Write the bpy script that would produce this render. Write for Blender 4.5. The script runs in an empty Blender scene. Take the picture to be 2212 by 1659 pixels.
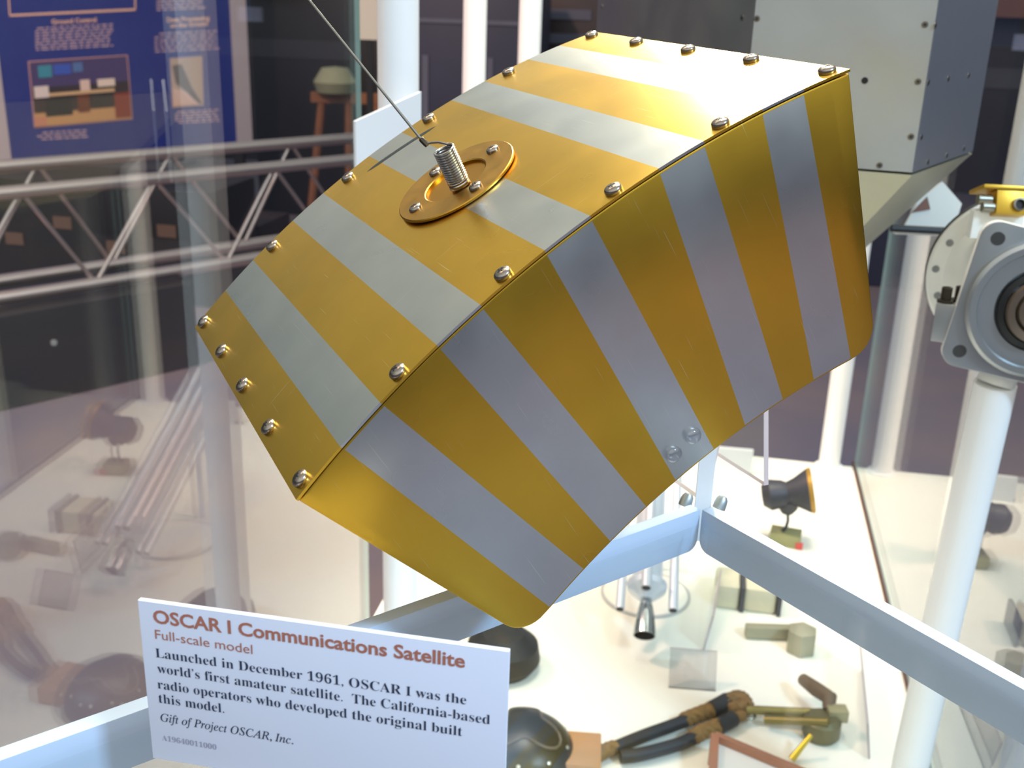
import bpy, bmesh, math, random
from mathutils import Matrix, Vector
random.seed(7)
SC = bpy.context.scene
COL = SC.collection

# ---------------------------------------------------------------- camera
FPX, CXP, CYP = 2360.0, 1106.0, 829.5
EYE = Vector((0, 0, 1.05))
RW = Vector((0.9994847685894022, 0.010844921991654093, 0.03020902224144869))
DN = Vector((0.03209668764513566, -0.33770881491072613, -0.9407032257698512))
FW = Vector((0.0, 0.9411881554708325, -0.33788290279535027))
cam = bpy.data.cameras.new('camera')
cam.sensor_fit = 'HORIZONTAL'; cam.sensor_width = 36.0
cam.lens = FPX / 2212 * 36.0
cam.clip_start = 0.02; cam.clip_end = 60
cam.dof.use_dof = True; cam.dof.focus_distance = 0.56; cam.dof.aperture_fstop = 16
camo = bpy.data.objects.new('camera', cam); COL.objects.link(camo)
camo.matrix_world = Matrix(((RW.x, -DN.x, -FW.x, EYE.x), (RW.y, -DN.y, -FW.y, EYE.y), (RW.z, -DN.z, -FW.z, EYE.z), (0, 0, 0, 1)))
SC.camera = camo

# ---------------------------------------------------------------- world, lamps, exposure
SC.view_settings.view_transform = 'Standard'; SC.view_settings.look = 'None'
SC.view_settings.gamma = 1.0; SC.view_settings.exposure = 0.0
SC.view_settings.use_curve_mapping = False
SC.cycles.max_bounces = 10; SC.cycles.transparent_max_bounces = 32
SC.cycles.sample_clamp_indirect = 6.0
w = bpy.data.worlds.new('hall_ambient_fill'); SC.world = w; w.use_nodes = True  # ambient fill added: brighter overhead and behind the camera, to light the scene
nt = w.node_tree; nt.nodes.clear()
wo = nt.nodes.new('ShaderNodeOutputWorld'); bg = nt.nodes.new('ShaderNodeBackground')
tc = nt.nodes.new('ShaderNodeTexCoord'); sx = nt.nodes.new('ShaderNodeSeparateXYZ'); rp = nt.nodes.new('ShaderNodeValToRGB')
nt.links.new(tc.outputs['Generated'], sx.inputs[0]); nt.links.new(sx.outputs['Z'], rp.inputs[0])
yr = nt.nodes.new('ShaderNodeMapRange'); yr.inputs['From Min'].default_value = 0.2; yr.inputs['From Max'].default_value = -0.8
yr.inputs['To Min'].default_value = 1.15; yr.inputs['To Max'].default_value = 3.0; yr.interpolation_type = 'SMOOTHSTEP'
nt.links.new(sx.outputs['Y'], yr.inputs[0]); nt.links.new(yr.outputs[0], bg.inputs[1])
nt.links.new(rp.outputs[0], bg.inputs[0]); nt.links.new(bg.outputs[0], wo.inputs[0])
cr = rp.color_ramp
cr.elements[0].position = 0.0; cr.elements[0].color = (0.020, 0.024, 0.040, 1)
cr.elements[1].position = 0.06; cr.elements[1].color = (0.05, 0.055, 0.075, 1)
for p_, c_ in ((0.22, (0.27, 0.29, 0.30)), (0.40, (0.40, 0.41, 0.38)), (0.75, (0.42, 0.43, 0.43))):
    e_ = cr.elements.new(p_); e_.color = (*c_, 1)

def area(name, loc, target, size, power, color=(1, 1, 1), sy=None, spread=180):
    d = bpy.data.lights.new(name, 'AREA'); d.energy = power; d.color = color; d.size = size
    d.spread = math.radians(spread)
    if sy: d.shape = 'RECTANGLE'; d.size_y = sy
    o = bpy.data.objects.new(name, d); COL.objects.link(o); o.location = loc
    o.rotation_euler = (Vector(target) - Vector(loc)).to_track_quat('-Z', 'Y').to_euler()
    return o
area('case_ceiling_light', (0.25, 1.75, 3.0), (0.2, 1.75, 0), 1.2, 38, (1.0, 0.955, 0.80), 1.0, 120)
area('case_canopy_spot', (0.19, 2.35, 2.06), (0.12, 0.55, 1.01), 0.16, 3.6, (1.0, 0.93, 0.74), 0.22, 50)
area('hall_pink_light', (-2.6, 2.2, 4.2), (-1.6, 4.2, 0), 0.5, 120, (1.0, 0.62, 0.50), 0.5, 110)
area('blue_reflection_fill', (2.6, -1.6, 3.6), (1.5, -1.0, -0.45), 0.6, 130, (0.45, 0.70, 1.0), 0.6, 120)  # unseen blue lamp added to tint the reflections on the satellite's side
area('pink_reflection_fill', (5.2, -1.4, 3.6), (5.2, -2.2, -0.45), 0.6, 120, (1.0, 0.52, 0.42), 0.6, 110)  # unseen pink fill, added so the satellite's side reflects a warmer floor

# ---------------------------------------------------------------- pixel helpers (2212 x 1659 frame)
def ray(px, py):
    a, b = (px - CXP) / FPX, (py - CYP) / FPX
    return RW * a + DN * b + FW
def lvl(px, py, z=0.0):            # point of the picture that lies at height z
    d = ray(px, py); return EYE + d * ((z - EYE.z) / d.z)
def dep(px, py, d):                # point of the picture at a distance d along the view axis
    return EYE + ray(px, py) * d
def below(P, py):                  # height of the point on the vertical through P that shows at picture row py
    lo, hi = -1.0, 4.0
    for _ in range(50):
        m = (lo + hi) / 2; q = Vector((P.x, P.y, m)) - EYE
        if CYP + FPX * q.dot(DN) / q.dot(FW) > py: lo = m
        else: hi = m
    return lo

# ---------------------------------------------------------------- materials
def lin(c):
    if isinstance(c, str):
        c = [int(c[i:i + 2], 16) / 255 for i in (0, 2, 4)]
        return tuple(x / 12.92 if x <= 0.04045 else ((x + 0.055) / 1.055) ** 2.4 for x in c)
    return tuple(c)
MATS = {}
def mat(name, color, rough=0.5, metal=0.0, var=0.0, vscale=8.0, rvar=0.0, bump=0.0, bscale=60.0, stretch=(1, 1, 1), color2=None, spec=0.5, coat=0.0):
    m = bpy.data.materials.new(name); m.use_nodes = True; n = m.node_tree
    b = n.nodes['Principled BSDF']; c = lin(color)
    b.inputs['Base Color'].default_value = (*c, 1); b.inputs['Roughness'].default_value = rough; b.inputs['Metallic'].default_value = metal
    b.inputs['Specular IOR Level'].default_value = spec; b.inputs['Coat Weight'].default_value = coat
    tcx = n.nodes.new('ShaderNodeTexCoord'); mp = n.nodes.new('ShaderNodeMapping'); mp.inputs['Scale'].default_value = stretch
    n.links.new(tcx.outputs['Object'], mp.inputs[0])
    if var or color2:
        no = n.nodes.new('ShaderNodeTexNoise'); no.inputs['Scale'].default_value = vscale; no.inputs['Detail'].default_value = 4
        n.links.new(mp.outputs[0], no.inputs[0])
        mr = n.nodes.new('ShaderNodeMapRange'); mr.interpolation_type = 'SMOOTHSTEP'; mr.inputs['From Min'].default_value = 0.2; mr.inputs['From Max'].default_value = 0.8
        n.links.new(no.outputs[0], mr.inputs[0])
        mx = n.nodes.new('ShaderNodeMix'); mx.data_type = 'RGBA'
        c2 = lin(color2) if color2 else tuple(x * (1 - var) for x in c)
        mx.inputs['A'].default_value = (*c, 1); mx.inputs['B'].default_value = (*c2, 1)
        n.links.new(mr.outputs[0], mx.inputs['Factor']); n.links.new(mx.outputs['Result'], b.inputs['Base Color'])
    if rvar:
        n2 = n.nodes.new('ShaderNodeTexNoise'); n2.inputs['Scale'].default_value = vscale * 1.7; n2.inputs['Detail'].default_value = 2
        n.links.new(mp.outputs[0], n2.inputs[0])
        m2 = n.nodes.new('ShaderNodeMapRange'); m2.interpolation_type = 'SMOOTHSTEP'; m2.inputs['From Min'].default_value = 0.15; m2.inputs['From Max'].default_value = 0.85
        m2.inputs['To Min'].default_value = max(0.02, rough - rvar); m2.inputs['To Max'].default_value = rough + rvar
        n.links.new(n2.outputs[0], m2.inputs[0]); n.links.new(m2.outputs[0], b.inputs['Roughness'])
    if bump:
        n3 = n.nodes.new('ShaderNodeTexNoise'); n3.inputs['Scale'].default_value = bscale; n3.inputs['Detail'].default_value = 3
        n.links.new(mp.outputs[0], n3.inputs[0])
        bp = n.nodes.new('ShaderNodeBump'); bp.inputs['Strength'].default_value = bump; bp.inputs['Distance'].default_value = 0.002
        n.links.new(n3.outputs[0], bp.inputs['Height']); n.links.new(bp.outputs[0], b.inputs['Normal'])
    MATS[name] = m
    return m
def scratched(name, color, rough, scol, amount=0.6, rvar=0.08, var=0.12, vscale=9, bump=0.03):
    # rolled sheet metal with mottled sheen and a few thin straight scratches
    m = mat(name, color, rough, 1.0, var, vscale, rvar)
    n = m.node_tree; b = n.nodes['Principled BSDF']
    tcx = n.nodes.new('ShaderNodeTexCoord')
    fac = None
    for rot, sc in ((0.45, (4, 420, 4)), (-0.7, (400, 5, 5))):
        mp = n.nodes.new('ShaderNodeMapping'); mp.inputs['Rotation'].default_value = (0, 0, rot); mp.inputs['Scale'].default_value = sc
        n.links.new(tcx.outputs['Object'], mp.inputs[0])
        no = n.nodes.new('ShaderNodeTexNoise'); no.inputs['Scale'].default_value = 5.0; no.inputs['Detail'].default_value = 1
        n.links.new(mp.outputs[0], no.inputs[0])
        mr = n.nodes.new('ShaderNodeMapRange'); mr.inputs['From Min'].default_value = 0.74; mr.inputs['From Max'].default_value = 0.80
        n.links.new(no.outputs[0], mr.inputs[0])
        if fac is None: fac = mr.outputs[0]
        else:
            ad = n.nodes.new('ShaderNodeMath'); ad.operation = 'MAXIMUM'; n.links.new(fac, ad.inputs[0]); n.links.new(mr.outputs[0], ad.inputs[1]); fac = ad.outputs[0]
    ml = n.nodes.new('ShaderNodeMath'); ml.operation = 'MULTIPLY'; ml.inputs[1].default_value = amount; n.links.new(fac, ml.inputs[0])
    mx = n.nodes.new('ShaderNodeMix'); mx.data_type = 'RGBA'; mx.inputs['B'].default_value = (*lin(scol), 1)
    src = b.inputs['Base Color'].links[0].from_socket
    n.links.new(src, mx.inputs['A']); n.links.new(ml.outputs[0], mx.inputs['Factor']); n.links.new(mx.outputs['Result'], b.inputs['Base Color'])
    return m
def glass(name, tint, ior_f0=0.045, gloss=1.0):
    m = bpy.data.materials.new(name); m.use_nodes = True; n = m.node_tree; n.nodes.clear()
    o = n.nodes.new('ShaderNodeOutputMaterial'); t = n.nodes.new('ShaderNodeBsdfTransparent'); g = n.nodes.new('ShaderNodeBsdfGlossy')
    t.inputs[0].default_value = (*tint, 1); g.inputs['Roughness'].default_value = 0.0; g.inputs[0].default_value = (gloss, gloss, gloss, 1)
    lw = n.nodes.new('ShaderNodeLayerWeight'); lw.inputs[0].default_value = 0.5
    pw = n.nodes.new('ShaderNodeMath'); pw.operation = 'POWER'; pw.inputs[1].default_value = 5.0
    ma = n.nodes.new('ShaderNodeMath'); ma.operation = 'MULTIPLY_ADD'; ma.inputs[1].default_value = 1 - ior_f0; ma.inputs[2].default_value = ior_f0
    mx = n.nodes.new('ShaderNodeMixShader')
    n.links.new(lw.outputs['Facing'], pw.inputs[0]); n.links.new(pw.outputs[0], ma.inputs[0]); n.links.new(ma.outputs[0], mx.inputs[0])
    n.links.new(t.outputs[0], mx.inputs[1]); n.links.new(g.outputs[0], mx.inputs[2]); n.links.new(mx.outputs[0], o.inputs[0])
    MATS[name] = m
    return m

GOLD = scratched('gold_sheet', 'F0BE42', 0.29, 'FFEFB8', 0.7, 0.03, 0.2, 12)
SILV = scratched('aluminium_foil', 'D4D6D0', 0.29, 'FFF6D8', 0.5, 0.03, 0.14, 16, 0.05)
GFLN = mat('gold_flange', 'C2943C', 0.36, 1.0, 0.2, 60, 0.05)
SCREW = mat('screw_steel', 'A79C90', 0.25, 1.0, 0.2, 300)
DARK = mat('recess_dark', '15110E', 0.6)
STEEL = mat('spring_steel', 'B4B0AA', 0.22, 1.0)
IRON = mat('dark_iron', '4A4438', 0.4, 0.8)
WHITEP = mat('white_paint', 'FAFAF8', 0.35, var=0.04, vscale=3)
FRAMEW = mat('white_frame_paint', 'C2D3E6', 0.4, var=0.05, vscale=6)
BOLT = mat('bolt_zinc', 'B9C2C2', 0.4, 0.7)
ACR = glass('clear_acrylic', (0.93, 0.94, 0.94))
ACRE = mat('acrylic_edge', 'A89C9E', 0.3)
PANE = glass('case_glass', (0.965, 0.985, 0.975), 0.06)
PEDGE = mat('glass_edge', '8FA79E', 0.3)
SHELFG = glass('shelf_glass', (0.975, 0.985, 0.98), 0.012, 0.8)
PLAT = mat('platform_white', 'F5F4E4', 0.45, var=0.03, vscale=2)
LABEL = mat('label_white', 'E4E8F6', 0.35)
INKR = mat('ink_terracotta', 'B4705C', 0.6); INKB = mat('ink_navy', '26344F', 0.6); INKG = mat('ink_grey', '9A98AC', 0.6)
CARPET = mat('hall_floor', '6C6264', 0.45, color2='4E5064', vscale=1.3, bump=0.05, bscale=200)
BLACK = mat('black_surface', '0E0F14', 0.5, var=0.3, vscale=3)
NAVY = mat('panel_navy', '1F2D86', 0.4, color2='2C3D88', vscale=2.0)
PFRAME = mat('panel_frame', 'B9B0B8', 0.4)
PTEXT = mat('panel_text', 'C3A6B4', 0.6); PHEAD = mat('panel_heading', 'E8B9A4', 0.6)
TUBE = mat('truss_aluminium', 'CDBFBC', 0.3, 1.0)
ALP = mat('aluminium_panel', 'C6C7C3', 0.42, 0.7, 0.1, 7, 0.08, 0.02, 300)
ALD = mat('aluminium_panel_darkened', '8F908C', 0.42, 0.85, 0.12, 7, 0.08, 0.02, 300)  # darker panel aluminium, with the left facet's dimmer reflection put into the colour
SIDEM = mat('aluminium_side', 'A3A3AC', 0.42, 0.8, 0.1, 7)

# ---------------------------------------------------------------- mesh helpers
I4 = Matrix.Identity(4)
def box(bm, cx, cy, cz, sx_, sy_, sz_, mx=I4, mi=0):
    vs = [bm.verts.new(mx @ Vector((cx + a * sx_ / 2, cy + b * sy_ / 2, cz + c * sz_ / 2))) for a in (-1, 1) for b in (-1, 1) for c in (-1, 1)]
    fs = [(0, 1, 3, 2), (4, 6, 7, 5), (0, 4, 5, 1), (2, 3, 7, 6), (0, 2, 6, 4), (1, 5, 7, 3)]
    out = []
    for f in fs:
        q = bm.faces.new([vs[i] for i in f]); q.material_index = mi; out.append(q)
    return out
def prism(bm, poly, z0, z1, mx=I4, mi=0, mi_side=None, top=None):
    n = len(poly); top = top or poly
    a = [bm.verts.new(mx @ Vector((p[0], p[1], z0))) for p in poly]; b = [bm.verts.new(mx @ Vector((p[0], p[1], z1))) for p in top]
    bm.faces.new(a[::-1]).material_index = mi; bm.faces.new(b).material_index = mi
    for i in range(n):
        f = bm.faces.new((a[i], a[(i + 1) % n], b[(i + 1) % n], b[i])); f.material_index = mi if mi_side is None else mi_side
def basis(d):
    d = Vector(d).normalized(); u = d.orthogonal().normalized(); return u, d.cross(u), d
def tube(bm, pts, r, seg=12, mi=0, closed=False, cap=True, bands=None):
    pts = [Vector(p) for p in pts]; rs = r if isinstance(r, (list, tuple)) else [r] * len(pts)
    rings = []; u = None
    for i, p in enumerate(pts):
        if closed: d = pts[(i + 1) % len(pts)] - pts[i - 1]
        else: d = pts[min(i + 1, len(pts) - 1)] - pts[max(i - 1, 0)]
        d.normalize()
        if u is None: u = d.orthogonal().normalized()
        else: u = (u - d * u.dot(d)).normalized()
        v = d.cross(u)
        rings.append([bm.verts.new(p + (u * math.cos(2 * math.pi * k / seg) + v * math.sin(2 * math.pi * k / seg)) * rs[i]) for k in range(seg)])
    m = len(rings)
    for i in range(m if closed else m - 1):
        A, B = rings[i], rings[(i + 1) % m]
        for k in range(seg):
            f = bm.faces.new((A[k], A[(k + 1) % seg], B[(k + 1) % seg], B[k])); f.material_index = bands[i] if bands else mi
    if cap and not closed:
        bm.faces.new(rings[0][::-1]).material_index = mi if not bands else bands[0]; bm.faces.new(rings[-1]).material_index = mi if not bands else bands[-1]
def lathe(bm, prof, seg=24, mx=I4, mi=0, mis=None):
    rings = []
    for r, z in prof:
        if r < 1e-6: rings.append([bm.verts.new(mx @ Vector((0, 0, z)))])
        else: rings.append([bm.verts.new(mx @ Vector((r * math.cos(2 * math.pi * k / seg), r * math.sin(2 * math.pi * k / seg), z))) for k in range(seg)])
    for i in range(len(rings) - 1):
        A, B = rings[i], rings[i + 1]; q = mis[i] if mis else mi
        for k in range(seg):
            k2 = (k + 1) % seg
            if len(A) == 1 and len(B) == 1: continue
            if len(A) == 1: f = bm.faces.new((A[0], B[k2], B[k]))
            elif len(B) == 1: f = bm.faces.new((A[k], A[k2], B[0]))
            else: f = bm.faces.new((A[k], A[k2], B[k2], B[k]))
            f.material_index = q
def frame_at(o, z, xhint=(1, 0, 0)):
    z = Vector(z).normalized(); x = Vector(xhint); x = (x - z * x.dot(z)).normalized(); y = z.cross(x)
    return Matrix(((x.x, y.x, z.x, o[0]), (x.y, y.y, z.y, o[1]), (x.z, y.z, z.z, o[2]), (0, 0, 0, 1)))
def mesh(name, bm, mats, smooth=35, bevel=0.0):
    bmesh.ops.recalc_face_normals(bm, faces=bm.faces)
    if bevel:
        es = [e for e in bm.edges if len(e.link_faces) == 2 and e.calc_face_angle(0) > math.radians(40)]
        bmesh.ops.bevel(bm, geom=es, offset=bevel, segments=2, affect='EDGES', profile=0.6)
    for f in bm.faces: f.smooth = True
    for e in bm.edges: e.smooth = len(e.link_faces) == 2 and e.calc_face_angle(0) < math.radians(smooth)
    me = bpy.data.meshes.new(name); bm.to_mesh(me); bm.free()
    for m in (mats if isinstance(mats, (list, tuple)) else [mats]): me.materials.append(m)
    return me
def tag(o, label, cat, group=None, kind=None):
    if label: o['label'] = label
    if cat: o['category'] = cat
    if group: o['group'] = group
    if kind: o['kind'] = kind
    return o
def thing(name, label, cat, loc=(0, 0, 0), mx=None, group=None):
    o = bpy.data.objects.new(name, None); COL.objects.link(o); o.empty_display_size = 0.02
    if mx is not None: o.matrix_world = mx
    else: o.location = loc
    return tag(o, label, cat, group)
def rootmx(o):
    m = o.matrix_basis.copy()
    while o.parent: o = o.parent; m = o.matrix_basis @ m
    return m
def part(name, bm, mats, parent, local=False, label=None, smooth=35, bevel=0.0):
    if not local: bmesh.ops.transform(bm, matrix=rootmx(parent).inverted(), verts=bm.verts)
    o = bpy.data.objects.new(name, mesh(name, bm, mats, smooth, bevel)); COL.objects.link(o); o.parent = parent
    if label: o['label'] = label
    return o
def single(name, bm, mats, label, cat, group=None, kind=None, smooth=35, bevel=0.0):
    xs = [v.co for v in bm.verts]
    c = Vector(((min(v.x for v in xs) + max(v.x for v in xs)) / 2, (min(v.y for v in xs) + max(v.y for v in xs)) / 2, min(v.z for v in xs)))
    bmesh.ops.translate(bm, vec=-c, verts=bm.verts)
    o = bpy.data.objects.new(name, mesh(name, bm, mats, smooth, bevel)); COL.objects.link(o); o.location = c
    return tag(o, label, cat, group, kind)
def pmesh(name, me, parent, mx=I4, label=None):
    o = bpy.data.objects.new(name, me); COL.objects.link(o); o.parent = parent; o.matrix_local = mx
    if label: o['label'] = label
    return o
def NB(): return bmesh.new()
def vpost(bm, P, z0, z1, r, seg=28): lathe(bm, [(0, z0), (r, z0), (r, z1), (0, z1)], seg, Matrix.Translation((P.x, P.y, 0)))

# ================================================================ SETTING
b = NB(); box(b, 0, 3.5, -0.475, 16, 16, 0.05)
single('floor', b, CARPET, None, None, kind='structure')
b = NB(); box(b, 0, 10.0, 0.15, 16, 0.1, 1.2)
single('wall_back', b, mat('hall_dark_wall', '14161F', 0.7, color2='241F26', vscale=1.6), None, None, kind='structure')

# display case platform and glass
LDIR = Vector((math.sin(math.radians(9.3)), math.cos(math.radians(9.3)), 0))
LEND = Vector((-0.238, 1.644, 0))
S1, S3 = lvl(1847, 1000), lvl(2010, 1659)
RDIR = (S1 - S3).normalized()
def lpane(y): return LEND + LDIR * ((y - LEND.y) / LDIR.y)
def rpane(y): return S1 + RDIR * ((y - S1.y) / RDIR.y)
BK1, BK2 = lvl(1620, 985), lvl(1790, 1003)
bd = (BK2 - BK1).normalized()
def isect(P, d, Q, e):
    t = ((Q.x - P.x) * e.y - (Q.y - P.y) * e.x) / (d.x * e.y - d.y * e.x); return P + d * t
backR, backL = isect(BK1, bd, S1, RDIR), isect(BK1, bd, LEND, LDIR)
fl, fr = lpane(0.25), rpane(0.25)
platform = thing('display_case', 'white topped display case platform holding the small artifacts', 'display case', (0.1, 1.3, -0.45))
b = NB(); prism(b, [(fl.x, fl.y), (fr.x, fr.y), (backR.x, backR.y), (backL.x, backL.y)], -0.45, -0.004, mi=1); part('plinth', b, [WHITEP, mat('plinth_grey', '8A8680', 0.6)], platform)
b = NB(); prism(b, [(fl.x, fl.y), (fr.x, fr.y), (backR.x, backR.y), (backL.x, backL.y)], -0.004, 0.0); part('deck', b, PLAT, platform)
b = NB()
s0 = rpane(0.3); off = Vector((RDIR.y, -RDIR.x, 0)) * 0.0085
prism(b, [(s0.x - off.x, s0.y - off.y), (s0.x + off.x, s0.y + off.y), (S1.x + off.x, S1.y + off.y), (S1.x - off.x, S1.y - off.y)], 0.0, 0.004)
part('edge_strip', b, mat('strip_brown', '5B3A34', 0.5), platform, label='dark brown strip along the right glass')

def pane(A, B, z0, z1, label, th=0.008):
    d = (B - A).normalized(); nrm = Vector((d.y, -d.x, 0)) * (th / 2)
    r = thing('glass_screen', label, 'glass screen', ((A.x + B.x) / 2, (A.y + B.y) / 2, z0))
    b = NB(); prism(b, [tuple((A - nrm).xy), tuple((B - nrm).xy), tuple((B + nrm).xy), tuple((A + nrm).xy)], z0, z1)
    bmesh.ops.recalc_face_normals(b, faces=b.faces)
    for f in b.faces: f.material_index = 0 if abs(f.normal.dot(nrm.normalized())) > 0.9 else 1
    part('pane', b, [PANE, PEDGE], r)
pane(lpane(0.3), LEND, 0.001, 2.3, 'tall clear glass screen at left, mirroring the white platform')
s1 = S1 - RDIR * 0.02
pane(rpane(0.85), s1, 0.006, 2.3, 'tall clear glass screen at right above the brown strip')

# white posts
PR = 0.0245
def post(P, z0, z1, r, label):
    t = thing('support_post', label, 'post', (P.x, P.y, z0), group='white tube posts of the case')
    b = NB(); vpost(b, P, z0, z1, r); part('tube', b, WHITEP, t)
    b = NB(); lathe(b, [(r + 0.0002, z0), (r * 1.35, z0), (r * 1.35, z0 + 0.004), (r + 0.0002, z0 + 0.006)], 28, Matrix.Translation((P.x, P.y, 0))); part('base_collar', b, WHITEP, t)
    return t
PA = dep(860, 100, 1.31); PB = dep(1025, 100, 2.30); PC = dep(1145, 60, 2.36); PD = lvl(1790, 1008); PE = dep(2150, 830, 1.20); PF = dep(2206, 350, 2.0)
post(PA, 0.0, 2.3, PR * 1.02, 'thick bright white post behind the small blank label')
post(PB, 0.0, 2.3, PR, 'dimmer white post between two brighter ones at top centre')
post(PC, 0.0, 2.3, PR, 'slim bright white post left of the aluminium box')
post(PD, 0.0, 2.3, PR, 'white post standing at the back corner of the platform')
zE = below(PE, 828)
pq = dep(1966, 1655, 1.42); pt = Vector((PE.x, PE.y, zE)); pbz = pt + (pq - pt) * (zE / (zE - pq.z))
t = thing('support_post', 'short white post carrying the white actuator', 'post', (pbz.x, pbz.y, 0), group='white tube posts of the case')
b = NB(); tube(b, [pbz + (pt - pbz) * 0.003, pt], 0.0225, 28); part('tube', b, WHITEP, t)
b = NB(); lathe(b, [(0.023, 0), (0.033, 0), (0.033, 0.004), (0.023, 0.006)], 28, Matrix.Translation((pbz.x, pbz.y, 0))); part('base_collar', b, WHITEP, t)
post(PF, -0.45, 2.3, PR, 'white post at right edge outside the right glass wall')

# ================================================================ SHELF FRAME
ZS = 0.742
CO = lvl(1515, 1100, ZS); FL = lvl(0, 1643, ZS); FR = lvl(2212, 1490, ZS)
frame = thing('shelf_frame', 'white angle-bar frame meeting in a corner under the satellite', 'shelf frame', (CO.x, CO.y, ZS - 0.028))
BH = 0.0285
def bar(name, A, B, ext, side, gap):
    d = (B - A).normalized(); nrm = Vector((-d.y, d.x, 0)) * side      # nrm points away from the camera
    B = B + d * ext; A = A + d * gap
    L = (B - A).length; b = NB()
    mx = Matrix(((d.x, nrm.x, 0, A.x), (d.y, nrm.y, 0, A.y), (0, 0, 1, 0), (0, 0, 0, 1)))
    r = 0.008; poly = [(0, ZS), (L, ZS), (L, ZS - BH)] + [(r - r * math.sin(a), ZS - BH + r - r * math.cos(a)) for a in [i * math.pi / 12 for i in range(7)]]
    m2 = mx @ Matrix(((1, 0, 0, 0), (0, 0, 1, 0), (0, 1, 0, 0), (0, 0, 0, 1)))
    prism(b, poly, 0, 0.009, m2)
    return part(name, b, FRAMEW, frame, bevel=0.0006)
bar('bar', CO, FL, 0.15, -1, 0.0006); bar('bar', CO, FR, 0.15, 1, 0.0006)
b = NB(); BT = CO + Vector((0.003, 0.012, 0))
up = dep(1530, 930, 0.74); tz = below(BT, 930)
box(b, BT.x, BT.y, (ZS - BH + tz) / 2, 0.0105, 0.002, tz - ZS + BH); box(b, BT.x + 0.0045, BT.y + 0.004, (ZS - BH + tz) / 2, 0.002, 0.008, tz - ZS + BH)
part('corner_bracket', b, WHITEP, frame)
for px, py in ((1488, 1098), (1563, 1104)):
    P = lvl(px, py, ZS) + Vector((0, 0.012, -0.001)); b = NB()
    lathe(b, [(0, 0.006), (0.0025, 0.0055), (0.0038, 0.0035), (0.0043, 0.0), (0.0043, -0.003), (0, -0.003)], 16, frame_at(P, (0.3, 0.2, 0.9)))
    part('acorn_bolt', b, BOLT, frame)
# glass shelf resting on the frame
gs = thing('glass_shelf', 'clear glass shelf lying on the white frame under the satellite', 'shelf', (0, 0.45, ZS))
dL, dR = (FL - CO).normalized(), (FR - CO).normalized()
c0 = CO + (dL + dR) * 0.012; q1 = c0 + dL * 0.42; q2 = c0 + dR * 0.42
b = NB(); prism(b, [tuple(c0.xy), tuple(q1.xy), tuple(q2.xy)], ZS - 0.008, ZS - 0.0015)
bmesh.ops.recalc_face_normals(b, faces=b.faces)
for f in b.faces: f.material_index = 0 if abs(f.normal.z) > 0.9 else 1
part('pane', b, [SHELFG, SHELFG], gs)

# ================================================================ SATELLITE
SR, SH, SWD = 0.5964, 0.1517, 0.25
TH = [-0.27559, -0.22566, -0.18279, -0.12436, -0.08105, -0.01831, 0.02504, 0.09042, 0.13318, 0.18934, 0.22974, 0.27559]
TB = [-0.27559, -0.2313, -0.17347, -0.12969, -0.07255, -0.02691, 0.03112, 0.07858, 0.13511, 0.18165, 0.23761, 0.27559]
SM = Matrix(((0.7584792, -0.4292373, -0.4903720, -0.0330097), (0.3459822, 0.9028760, -0.2551691, 0.5883810), (0.5522732, 0.0238805, 0.8333211, 0.9526058), (0, 0, 0, 1)))
sat = thing('satellite', 'gold and silver striped curved box satellite with whip antenna', 'satellite', mx=SM)
def arc(th, r, y): return Vector((r * math.sin(th), y, r * math.cos(th) - SR))
# cover plate
b = NB(); n = 6; y0, y1 = -SWD / 2, SWD / 2; R1, R0 = SR, SR - 0.0013
ths = []; mids = []
for i in range(11):
    for k in range(n): ths.append(TH[i] + (TH[i + 1] - TH[i]) * k / n); mids.append(i % 2)
ths.append(TH[11])
cols = [[b.verts.new(arc(t, r, y)) for r, y in ((R1, y0), (R1, y1), (R0, y1), (R0, y0))] for t in ths]
for i in range(len(cols) - 1):
    for k in range(4):
        f = b.faces.new((cols[i][k], cols[i][(k + 1) % 4], cols[i + 1][(k + 1) % 4], cols[i + 1][k])); f.material_index = mids[i]
b.faces.new(cols[0]).material_index = 0; b.faces.new(cols[-1][::-1]).material_index = 0
cover = part('cover_plate', b, [GOLD, SILV], sat, True)
# body shell
b = NB(); y0, y1 = -SWD / 2 + 0.0007, SWD / 2 - 0.0007; RT, RB = SR - 0.0021, SR - SH
top = []; tm = []
for i in range(11):
    for k in range(5): top.append((TH[i] + (TH[i + 1] - TH[i]) * k / 5, RT)); tm.append(i)
top.append((TH[11], RT))
rc = 0.0155; bot = []; bmi = []
def corner(th_end, sgn):      # rounded lower corner, from end face to the bottom arc
    out = []
    E = Vector((RB * math.sin(th_end), RB * math.cos(th_end))); rad = Vector((math.sin(th_end), math.cos(th_end))); tan = Vector((-math.cos(th_end), math.sin(th_end))) * sgn
    c = E + rad * rc + tan * rc
    for k in range(9):
        a = k * math.pi / 16
        out.append(c - tan * rc * math.cos(a) - rad * rc * math.sin(a))
    return out
cl, crn = corner(TB[0], -1), corner(TB[11], 1)
P2 = lambda t, r: Vector((r * math.sin(t), r * math.cos(t)))
botpts = []   # list of (vec2, stripe)
for v in cl: botpts.append((v, 0))
for i in range(11):
    for k in range(5):
        t = TB[i] + (TB[i + 1] - TB[i]) * k / 5; v = P2(t, RB)
        if i == 0 and v.x <= cl[-1].x + 0.0005: continue
        if i == 10 and v.x >= crn[-1].x - 0.0005: continue
        if k == 0 and i > 0: botpts.append((v, (i - 1, i)))
        else: botpts.append((v, i))
for v in crn[::-1]: botpts.append((v, 10))
def ring(v2, y): return Vector((v2.x, y, v2.y - SR))
tv = [[b.verts.new(arc(t, r, y)) for y in (y0, y1)] for t, r in top]
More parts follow.
